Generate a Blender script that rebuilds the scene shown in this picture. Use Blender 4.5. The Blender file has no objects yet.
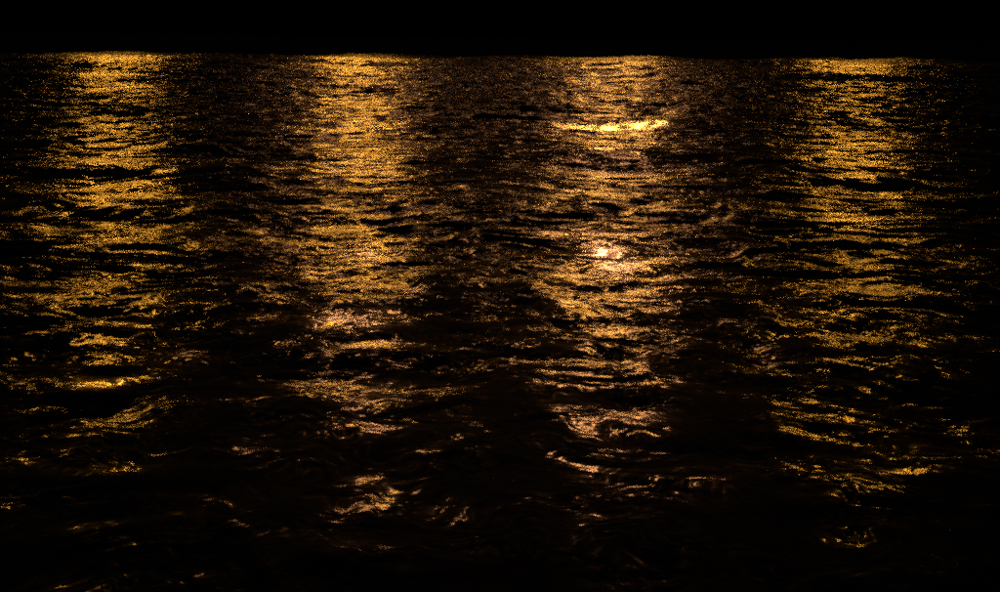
import bpy, math
import numpy as np

# ------------------------------------------------------------------ camera, sky, exposure
sc = bpy.context.scene
F = 1000.0            # focal length in photo pixels (photo 1000 x 592)
HY = 36.0             # row of the true horizon in the photo
CAM_H = 3.0           # metres above the water
QUAY = 145.0          # distance of the quay the lamps stand on
cam = bpy.data.cameras.new('camera')
cam.sensor_width = 36.0
cam.lens = 36.0 * F / 1000.0
cam.shift_y = -(296.0 - HY) / 1000.0
cam.clip_end = 3000.0
cam_ob = bpy.data.objects.new('camera', cam)
sc.collection.objects.link(cam_ob)
ROLL = math.radians(0.5)
cam_ob.location = (0, 0, CAM_H)
cam_ob.rotation_euler = (math.radians(90), -ROLL, 0)
sc.camera = cam_ob

world = bpy.data.worlds.new('World')
sc.world = world
world.use_nodes = True
wn = world.node_tree
bg = wn.nodes['Background']
sky = wn.nodes.new('ShaderNodeTexSky')
sky.sky_type = 'NISHITA'
sky.sun_disc = False
sky.sun_elevation = math.radians(-4.0)
sky.sun_rotation = math.radians(200.0)
wn.links.new(sky.outputs['Color'], bg.inputs['Color'])
bg.inputs['Strength'].default_value = 0.15

sc.view_settings.view_transform = 'Standard'
sc.view_settings.look = 'None'
sc.view_settings.exposure = 0.0
sc.view_settings.gamma = 1.0
sc.view_settings.use_curve_mapping = False
sc.cycles.use_denoising = False          # a denoiser wipes the glitter away
sc.cycles.caustics_reflective = False
sc.cycles.caustics_refractive = False
sc.cycles.max_bounces = 4
sc.cycles.filter_width = 2.1

rng = np.random.default_rng(11)


def at(px, py):
    """photo pixel -> point on the still water"""
    c, s = math.cos(ROLL), math.sin(ROLL)
    dx, dy = px - 500.0, py - HY
    u, v = dx * c + dy * s, -dx * s + dy * c
    r = CAM_H * F / v
    return u / F * r, r


# ------------------------------------------------------------------ materials
def principled(name, col, rough=0.6, metal=0.0, bump=None):
    m = bpy.data.materials.new(name)
    m.use_nodes = True
    nt = m.node_tree
    b = nt.nodes['Principled BSDF']
    b.inputs['Base Color'].default_value = (*col, 1)
    b.inputs['Roughness'].default_value = rough
    b.inputs['Metallic'].default_value = metal
    if bump:
        tc = nt.nodes.new('ShaderNodeTexCoord')
        n = nt.nodes.new('ShaderNodeTexNoise')
        n.inputs['Scale'].default_value = bump[0]
        n.inputs['Detail'].default_value = 6
        nt.links.new(tc.outputs['Object'], n.inputs['Vector'])
        bp = nt.nodes.new('ShaderNodeBump')
        bp.inputs['Strength'].default_value = bump[1]
        nt.links.new(n.outputs['Fac'], bp.inputs['Height'])
        nt.links.new(bp.outputs['Normal'], b.inputs['Normal'])
        mx = nt.nodes.new('ShaderNodeMix')
        mx.data_type = 'RGBA'
        mx.inputs['A'].default_value = (*[c * 0.7 for c in col], 1)
        mx.inputs['B'].default_value = (*[c * 1.3 for c in col], 1)
        nt.links.new(n.outputs['Fac'], mx.inputs['Factor'])
        nt.links.new(mx.outputs['Result'], b.inputs['Base Color'])
    return m


RIPPLE = 1.0


def water_material():
    m = bpy.data.materials.new('sea_water')
    m.use_nodes = True
    nt = m.node_tree
    L = nt.links.new
    b = nt.nodes['Principled BSDF']
    b.inputs['Base Color'].default_value = (0.002, 0.003, 0.004, 1)
    b.inputs['Roughness'].default_value = 0.25
    b.inputs['IOR'].default_value = 1.333
    tc = nt.nodes.new('ShaderNodeTexCoord')
    at_ = nt.nodes.new('ShaderNodeAttribute')
    at_.attribute_name = 'ripple'
    geo = nt.nodes.new('ShaderNodeNewGeometry')

    def vmath(op, a, bb=None, scale=None):
        n = nt.nodes.new('ShaderNodeVectorMath')
        n.operation = op
        L(a, n.inputs[0])
        if bb is not None:
            if isinstance(bb, tuple):
                n.inputs[1].default_value = bb
            else:
                L(bb, n.inputs[1])
        if scale is not None:
            if isinstance(scale, float):
                n.inputs['Scale'].default_value = scale
            else:
                L(scale, n.inputs['Scale'])
        return n.outputs[0]

    def slopes(scale, detail, rough, amp, stretch, distort=0.0):
        p = vmath('MULTIPLY', curled, stretch)
        n = nt.nodes.new('ShaderNodeTexNoise')
        n.inputs['Scale'].default_value = scale
        n.inputs['Detail'].default_value = detail
        n.inputs['Roughness'].default_value = rough
        n.inputs['Distortion'].default_value = distort
        L(p, n.inputs['Vector'])
        d = vmath('SUBTRACT', n.outputs['Color'], (0.5, 0.5, 0.5))
        return vmath('MULTIPLY', d, (amp * 1.1, amp, 0.0))

    # slow eddies curl the threads of ripples
    ed = nt.nodes.new('ShaderNodeTexNoise')
    ed.inputs['Scale'].default_value = 1.7
    ed.inputs['Detail'].default_value = 2.0
    L(tc.outputs['Object'], ed.inputs['Vector'])
    curl = vmath('MULTIPLY', vmath('SUBTRACT', ed.outputs['Color'], (0.5, 0.5, 0.5)), (0.6, 0.85, 0.0))
    curled = vmath('ADD', tc.outputs['Object'], curl)

    # small wind ripples as a field of surface slopes, metres, same everywhere
    s1 = slopes(2.6, 4.0, 0.7, 1.9, (0.32, 1.0, 0.0), 0.5)
    s2 = slopes(28.0, 3.0, 0.72, 2.3, (0.32, 1.0, 0.0), 0.3)
    # capillary ripples come in flocks: steep where the wind touches down
    p = vmath('MULTIPLY', tc.outputs['Object'], (0.5, 1.0, 0.0))
    fl = nt.nodes.new('ShaderNodeTexNoise')
    fl.inputs['Scale'].default_value = 3.5
    fl.inputs['Detail'].default_value = 7.0
    fl.inputs['Roughness'].default_value = 0.72
    L(p, fl.inputs['Vector'])
    mr = nt.nodes.new('ShaderNodeMapRange')
    mr.inputs['From Min'].default_value = 0.36
    mr.inputs['From Max'].default_value = 0.68
    mr.inputs['To Min'].default_value = 0.25
    mr.inputs['To Max'].default_value = 1.9
    L(fl.outputs['Fac'], mr.inputs['Value'])
    s2 = vmath('SCALE', s2, scale=mr.outputs['Result'])
    s = vmath('ADD', s1, s2)
    s = vmath('SCALE', s, scale=at_.outputs['Fac'])
    rg = nt.nodes.new('ShaderNodeMapRange')      # fewer capillaries too small to see where the water is calm
    rg.inputs['From Min'].default_value = 0.05
    rg.inputs['From Max'].default_value = 1.1
    rg.inputs['To Min'].default_value = 0.10
    rg.inputs['To Max'].default_value = 0.27
    L(at_.outputs['Fac'], rg.inputs['Value'])
    L(rg.outputs['Result'], b.inputs['Roughness'])
    n = vmath('ADD', geo.outputs['Normal'], s)
    n = vmath('NORMALIZE', n)
    L(n, b.inputs['Normal'])
    # a share of the surface carries much steeper capillaries: the wide, dim skirt of the glitter
    b2 = nt.nodes.new('ShaderNodeBsdfPrincipled')
    b2.inputs['Base Color'].default_value = (0.002, 0.003, 0.004, 1)
    b2.inputs['Roughness'].default_value = 0.46
    b2.inputs['IOR'].default_value = 1.333
    L(n, b2.inputs['Normal'])
    mix = nt.nodes.new('ShaderNodeMixShader')
    mf = nt.nodes.new('ShaderNodeMapRange')
    mf.inputs['From Min'].default_value = 0.25
    mf.inputs['From Max'].default_value = 1.2
    mf.inputs['To Min'].default_value = 0.10
    mf.inputs['To Max'].default_value = 0.24
    L(at_.outputs['Fac'], mf.inputs['Value'])
    L(mf.outputs['Result'], mix.inputs['Fac'])
    L(b.outputs[0], mix.inputs[1])
    L(b2.outputs[0], mix.inputs[2])
    L(mix.outputs[0], nt.nodes['Material Output'].inputs['Surface'])
    return m


# ------------------------------------------------------------------ the sea
STEP = 0.0021
az_dense = np.arange(-0.60, 0.60, STEP)
az = np.concatenate([np.linspace(-math.pi, -0.62, 40), az_dense, np.linspace(0.62, math.pi, 40)])
rr = [0.3]
while rr[-1] < 3.6:
    rr.append(rr[-1] * 1.12)
while rr[-1] < 152.0:
    rr.append(rr[-1] * (1 + STEP))
while rr[-1] < 2200.0:
    rr.append(rr[-1] * 1.09)
rr = np.array(rr)
R, A = np.meshgrid(rr, az, indexing='ij')
x0 = (R * np.sin(A)).astype(np.float32).ravel()
y0 = (R * np.cos(A)).astype(np.float32).ravel()
dr = np.gradient(rr)
da = np.gradient(az)
cell = np.maximum(dr[:, None] + 0 * A, R * da[None, :]).astype(np.float32).ravel()


def smooth(e0, e1, v):
    t = np.clip((v - e0) / (e1 - e0), 0, 1)
    return t * t * (3 - 2 * t)


def lowfreq(lam, n, seed, stretch=1.0):
    """smooth random field, about unit variance"""
    g = np.random.default_rng(seed)
    out = np.zeros_like(x0)
    for i in range(n):
        l = lam * math.exp(g.uniform(-0.5, 0.5))
        t = g.uniform(0, 2 * math.pi)
        kx, ky = 2 * math.pi / l * math.cos(t) / stretch, 2 * math.pi / l * math.sin(t)
        out += np.sin(np.float32(kx) * x0 + np.float32(ky) * y0 + np.float32(g.uniform(0, 6.28)))
    return out / math.sqrt(n / 2)


# slow currents bend the wave trains
wx = x0 + 0.55 * lowfreq(6.0, 7, 1) + 0.22 * lowfreq(1.6, 9, 2)
wy = y0 + 0.45 * lowfreq(6.0, 7, 3) + 0.20 * lowfreq(1.6, 9, 4)
gust = lowfreq(9.0, 9, 5, 2.0)
gust2 = lowfreq(2.6, 9, 6, 1.8)
gust3 = lowfreq(0.7, 11, 7, 1.8)
z = np.zeros_like(x0)
calm = (0.27 + 0.41 * smooth(5.2, 14.0, R.ravel()) + 0.72 * smooth(14.0, 60.0, R.ravel())).astype(np.float32)      # a little more sheltered near the shore


# single swells that can be told apart: (photo pixel, half width, half height in pixels, tilt, smoothness);
# tilt 1 turns the face to the lamp beyond it, a negative tilt turns it away
SWELLS = [(623, 126, 62, 3.6, 1, 0.95), (622, 135, 50, 2.5, 0.5, 0.3), (608, 254, 34, 14, 0.89, 0.96), (612, 270, 20, 7, 0.89, 0.75),
          (620, 300, 38, 9, 0.8, 0.35), (608, 340, 48, 10, 0.4, 0), (605, 366, 45, 8, 0.3, 0),
          (100, 384, 34, 13, 0.95, 0.85), (140, 236, 44, 5, 0.85, 0.6), (112, 290, 45, 10, 0.7, 0), (110, 325, 45, 8, 0.6, 0),
          (362, 322, 38, 12, 0.89, 0.8), (372, 250, 34, 12, 0.89, 0.6), (360, 291, 30, 4, 0.85, 0.4), (375, 345, 40, 7, 0.6, 0),
          (850, 222, 44, 8, 0.85, 0.5), (855, 250, 46, 8, 0.7, 0), (815, 269, 16, 5, 0.85, 0), (845, 318, 32, 6, 0.85, 0.35),
          (852, 290, 36, 7, 0.8, 0), (850, 342, 60, 7, 0.5, 0), (360, 128, 40, 5, 0.8, 0.2), (620, 160, 50, 7, -0.8, 0),
          (866, 150, 50, 9, 0.7, 0.2), (115, 150, 40, 7, 0.8, 0.2), (362, 170, 40, 5, 0.7, 0.2),
          (870, 515, 70, 16, -0.4, 0.45), (800, 432, 20, 6, 0.85, 0), (360, 480, 14, 7, 0.3, 0), (620, 455, 40, 8, 0.3, 0),
          (910, 472, 26, 5, 0.8, 0), (375, 432, 36, 10, 0.3, 0), (115, 470, 50, 8, 0.4, 0), (610, 410, 50, 12, 0.3, 0),
          (645, 107, 14, 3, -0.6, 0.3), (130, 190, 26, 6, -0.4, 0.2), (330, 221, 60, 5, -0.6, 0.3), (600, 236, 40, 4, -0.6, 0.3),
          (250, 320, 70, 24, -0.12, 0.06), (470, 310, 55, 28, -0.12, 0.06), (725, 330, 50, 34, -0.12, 0.06), (20, 420, 46, 60, -0.12, 0.06),
          (250, 440, 80, 20, -0.12, 0.06), (500, 420, 60, 26, -0.12, 0.06), (945, 390, 60, 50, -0.12, 0.06), (705, 440, 50, 36, -0.12, 0.06),
          (510, 180, 50, 14, -0.12, 0.06), (730, 200, 50, 14, -0.12, 0.06), (230, 165, 40, 9, -0.4, 0.3),
          (115, 172, 60, 8, -0.35, 0), (112, 212, 60, 8, -0.35, 0), (110, 264, 60, 8, -0.4, 0), 
          (860, 118, 60, 6, -0.3, 0), (860, 182, 60, 10, -0.15, 0), (850, 385, 70, 16, -0.15, 0.1), (360, 205, 60, 8, -0.35, 0),
          (612, 205, 50, 8, -0.3, 0), (368, 368, 60, 10, -0.3, 0), (110, 555, 70, 16, -0.4, 0.4), (370, 565, 70, 16, -0.4, 0.4),
          (612, 402, 60, 14, -0.25, 0.2), (612, 455, 70, 14, -0.25, 0.3), (850, 430, 70, 14, -0.25, 0.2), (60, 490, 80, 16, -0.3, 0.3)]
LAMP_H = 11.0         # above the water
UPPER_H = 28.0        # upper tier of the two masts in the middle
LAMP_PX = (117, 359, 611, 851)
for (px, py, hw, hh, tilt, flat) in SWELLS:
    cx, cy = at(px, py)
    ax_, ay_ = hw / F * cy, max(hh / (CAM_H * F) * cy * cy, 0.06)
    lx = min(((q - 500.0) / F * QUAY for q in LAMP_PX), key=lambda q: abs(q / QUAY - cx / cy))
    to_cam = np.array((-cx, -cy, CAM_H))
    to_cam /= np.linalg.norm(to_cam)
    to_lamp = np.array((lx - cx, QUAY - cy, UPPER_H if 230 < py < 340 and 300 < px < 700 else LAMP_H))
    to_lamp /= np.linalg.norm(to_lamp)
    hv = to_cam + to_lamp
    if tilt > 0:
        sx, sy = -hv[0] / hv[2] * tilt, -hv[1] / hv[2] * tilt
    else:
        sx, sy = 0.0, -tilt * (-0.22 if -hv[1] / hv[2] > 0 else 0.22)
    ex, ey = (x0 - cx) / ax_, (y0 - cy) / ay_
    if tilt >= 0.9:      # broad-backed swells with a definite edge
        ex, ey = ex * ex, ey * ey
    w = np.exp(-0.5 * (ex * ex + ey * ey)).astype(np.float32)
    z += w * (sx * (x0 - cx) + sy * (y0 - cy))
    if tilt >= 0.9:      # a hollow face that gathers the light over its whole width
        bend = (1 / cy + 1 / (QUAY - cy)) / hv[2]
        z += w * 0.21 * bend * ((x0 - cx) ** 2 - 0.3 * ax_ ** 2)
    calm *= 1 - flat * w
ox = np.zeros_like(x0)
oy = np.zeros_like(x0)
NW = 130
far = smooth(35.0, 110.0, R.ravel())
for i in range(NW):
    lam = 5.5 * (0.06 / 5.5) ** ((i + rng.uniform(0, 1)) / NW)
    lim = smooth(3.0, 6.0, lam / cell)
    idx = np.nonzero(lim > 0)[0]
    th = rng.normal(0, 0.42 if lam > 2.5 else 0.75) + 0.1
    k = 2 * math.pi / lam
    slope = 0.0095 if lam > 1.2 else (0.0155 if lam > 0.6 else (0.013 if lam > 0.15 else 0.017))
    if lam > 3.0:
        slope *= 0.65
    a = slope / k * math.sqrt(2)
    env = 1.0 if lam > 2.0 else np.clip(1 + 0.25 * gust[idx] + 0.15 * gust2[idx] + 0.3 * gust3[idx], 0.2, 2.2)
    env = env * calm[idx]
    dxk, dyk = math.sin(th), math.cos(th)
    ph = (np.float32(k * dxk) * wx[idx] + np.float32(k * dyk) * wy[idx] + np.float32(rng.uniform(0, 6.28)))
    amp = (a * lim[idx] * env * (1 + 1.2 * far[idx] * (lam > 2.8))).astype(np.float32)
    z[idx] += amp * np.cos(ph)
    sn = amp * np.sin(ph)
    ox[idx] -= 0.8 * dxk * sn
    oy[idx] -= 0.8 * dyk * sn
z += (0.18 * far * lowfreq(11.0, 9, 8, 2.0)).astype(np.float32)
ripple = (calm * np.clip(1 + 0.13 * gust + 0.08 * gust2 + 0.2 * gust3, 0.3, 1.8)).astype(np.float32)

nr, na = len(rr), len(az)
co = np.empty((nr * na, 3), np.float32)
co[:, 0] = x0 + ox
co[:, 1] = y0 + oy
co[:, 2] = z
ii = (np.arange(nr - 1)[:, None] * na + np.arange(na - 1)[None, :]).ravel()
quads = np.stack([ii, ii + 1, ii + na + 1, ii + na], 1)[:, ::-1].astype(np.int32)
me = bpy.data.meshes.new('sea')
me.vertices.add(len(co))
me.vertices.foreach_set('co', co.ravel())
me.loops.add(quads.size)
me.loops.foreach_set('vertex_index', quads.ravel())
me.polygons.add(len(quads))
me.polygons.foreach_set('loop_start', np.arange(0, quads.size, 4, dtype=np.int32))
me.update(calc_edges=True)
me.polygons.foreach_set('use_smooth', np.ones(len(quads), bool))
atr = me.attributes.new('ripple', 'FLOAT', 'POINT')
atr.data.foreach_set('value', ripple)
me.validate()
sea = bpy.data.objects.new('sea', me)
sc.collection.objects.link(sea)
me.materials.append(water_material())
sea['kind'] = 'structure'


# ------------------------------------------------------------------ builders
def build(name, verts, faces, mat, parent=None, smooth_=False):
    m = bpy.data.meshes.new(name)
    m.from_pydata(verts, [], faces)
    m.materials.append(mat)
    if smooth_:
        for p in m.polygons:
            p.use_smooth = True
    m.update()
    o = bpy.data.objects.new(name, m)
    sc.collection.objects.link(o)
    if parent:
        o.parent = parent
    return o


def lathe(profile, n=20):
    v, f = [], []
    for (r, h) in profile:
        for k in range(n):
            a = 2 * math.pi * k / n
            v.append((r * math.cos(a), r * math.sin(a), h))
    for j in range(len(profile) - 1):
        for k in range(n):
            k2 = (k + 1) % n
            f.append((j * n + k, j * n + k2, (j + 1) * n + k2, (j + 1) * n + k))
    f.append(tuple(range(n))[::-1])
    f.append(tuple(range((len(profile) - 1) * n, len(profile) * n)))
    return v, f


def tube(pts, rad, n=12):
    from mathutils import Vector
    v, f = [], []
    for i, p in enumerate(pts):
        d = Vector(pts[min(i + 1, len(pts) - 1)]) - Vector(pts[max(i - 1, 0)])
        d.normalize()
        u = d.cross(Vector((1, 0, 0))).normalized()
        w = d.cross(u)
        for k in range(n):
            a = 2 * math.pi * k / n
            v.append(tuple(Vector(p) + rad * (math.cos(a) * u + math.sin(a) * w)))
    for j in range(len(pts) - 1):
        for k in range(n):
            k2 = (k + 1) % n
            f.append((j * n + k, j * n + k2, (j + 1) * n + k2, (j + 1) * n + k))
    f.append(tuple(range(n))[::-1])
    f.append(tuple(range((len(pts) - 1) * n, len(pts) * n)))
    return v, f


def box(x0_, x1_, y0_, y1_, z0_, z1_, cut=0.0):
    c = cut
    v = [(x0_, y0_, z0_), (x1_, y0_, z0_), (x1_, y1_, z0_), (x0_, y1_, z0_),
         (x0_, y0_, z1_ - c), (x1_, y0_, z1_ - c), (x1_, y1_, z1_ - c), (x0_, y1_, z1_ - c),
         (x0_ + c, y0_ + c, z1_), (x1_ - c, y0_ + c, z1_), (x1_ - c, y1_ - c, z1_), (x0_ + c, y1_ - c, z1_)]
    f = [(3, 2, 1, 0), (0, 1, 5, 4), (1, 2, 6, 5), (2, 3, 7, 6), (3, 0, 4, 7),
         (4, 5, 9, 8), (5, 6, 10, 9), (6, 7, 11, 10), (7, 4, 8, 11), (8, 9, 10, 11)]
    return v, f


STONE = principled('dark_quay_stone', (0.03, 0.028, 0.026), 0.9, 0, (3.0, 0.5))
IRON = principled('black_painted_iron', (0.012, 0.012, 0.013), 0.55, 0, (30.0, 0.1))
HOUSING = principled('dark_cast_housing', (0.02, 0.02, 0.022), 0.5, 0.2, (40.0, 0.1))


def lamp_glow(name, col, strength):
    m = bpy.data.materials.new(name)
    m.use_nodes = True
    nt = m.node_tree
    nt.nodes.remove(nt.nodes['Principled BSDF'])
    e = nt.nodes.new('ShaderNodeEmission')
    e.inputs['Color'].default_value = (*col, 1)
    e.inputs['Strength'].default_value = strength
    nt.links.new(e.outputs[0], nt.nodes['Material Output'].inputs['Surface'])
    return m


# ------------------------------------------------------------------ the quay the lamps stand on
quay = build('quay_wall', *box(-420, 420, QUAY, QUAY + 5, -2.0, 0.75, 0.06), STONE)
quay['label'] = 'low black quay wall along the far edge of the water'
quay['category'] = 'wall'

# ------------------------------------------------------------------ lamps
LAMPS = [(117, 'leftmost post on the dark far quay, one row of floodlights, casting the leftmost golden streak', 0.88, (1.0, 0.405, 0.036), 0),
         (359, 'tall two-tier floodlight mast on the dark quay, above the second streak from the left', 1.05, (1.0, 0.405, 0.036), 1.0),
         (611, 'tall two-tier floodlight mast on the dark quay, above the brightest streak, third from left', 1.2, (1.0, 0.41, 0.055), 1.5),
         (851, 'rightmost post on the dark quay, one row of floodlights, casting the rightmost golden streak', 0.82, (1.0, 0.405, 0.036), 0)]
POWER = 330.0
LENS_N = 28


def lamp_tier(root, top, col, strength, down, spots):
    """a bracket, a cross bar and dish-shaped heads with glowing lenses, reaching out over the water"""
    arm = [(0, 0, top + 0.1), (0, -0.5, top + 0.36), (0, -1.1, top + 0.5), (0, -1.55, top + 0.52)]
    build('arm', *tube(arm, 0.05), IRON, root, True)
    v, f = lathe([(0.05, -4.1), (0.055, -4.0), (0.055, 4.0), (0.05, 4.1)], 10)
    build('cross_bar', [(c, -1.6 + a, top + 0.58 + b) for a, b, c in v], f, IRON, root, True)
    v, f = lathe([(0.14, -0.34), (0.30, -0.27), (0.42, -0.06), (0.46, 0.06), (0.44, 0.06), (0.42, 0.0)], LENS_N)
    tilt = math.radians(90.0 + down)
    ca, sa = math.cos(tilt), math.sin(tilt)
    ring = [(0.40 * math.cos(2 * math.pi * q / LENS_N), 0.40 * math.sin(2 * math.pi * q / LENS_N), 0.012) for q in range(LENS_N)]
    lf = [(0, 1 + q, 1 + (q + 1) % LENS_N) for q in range(LENS_N)]
    glow = lamp_glow('lamp_lens', col, strength)
    for xo in spots:
        def place(p):
            return (xo + p[0], -1.95 + p[1] * ca - p[2] * sa, top + 0.1 + p[1] * sa + p[2] * ca)
        hd = build('lamp_head', [place(p) for p in v], f, HOUSING, root, True)
        build('lens', [place((0, 0, 0.03))] + [place(p) for p in ring], lf, glow, hd)


for px, label, k, col, upper in LAMPS:
    root = bpy.data.objects.new('floodlight_post', None)
    sc.collection.objects.link(root)
    root.location = ((px - 500.0) / F * QUAY, QUAY + 1.0, 0.75)
    root['label'] = label
    root['category'] = 'lamp post'
    root['group'] = 'floodlight posts along the far quay'
    top = LAMP_H - 0.75
    high = UPPER_H - 0.75 if upper else top
    wide = 1.9 if upper else 1.0
    build('base', *lathe([(0.2 * wide, 0.0), (0.2 * wide, 0.12), (0.13 * wide, 0.2), (0.11 * wide, 0.75), (0.09 * wide, 0.8)], 16), IRON, root, True)
    build('post', *lathe([(0.075 * wide, 0.75), (0.05 * wide, high + 0.35), (0.03, high + 0.4)], 16), IRON, root, True)
    lamp_tier(root, top, col, POWER * k, 7.0, (-3.6, -1.2, 1.2, 3.6))
    if upper:
        lamp_tier(root, high, (1.0, 0.40, 0.15), POWER * upper, 12.0, (-1.6, 1.6))
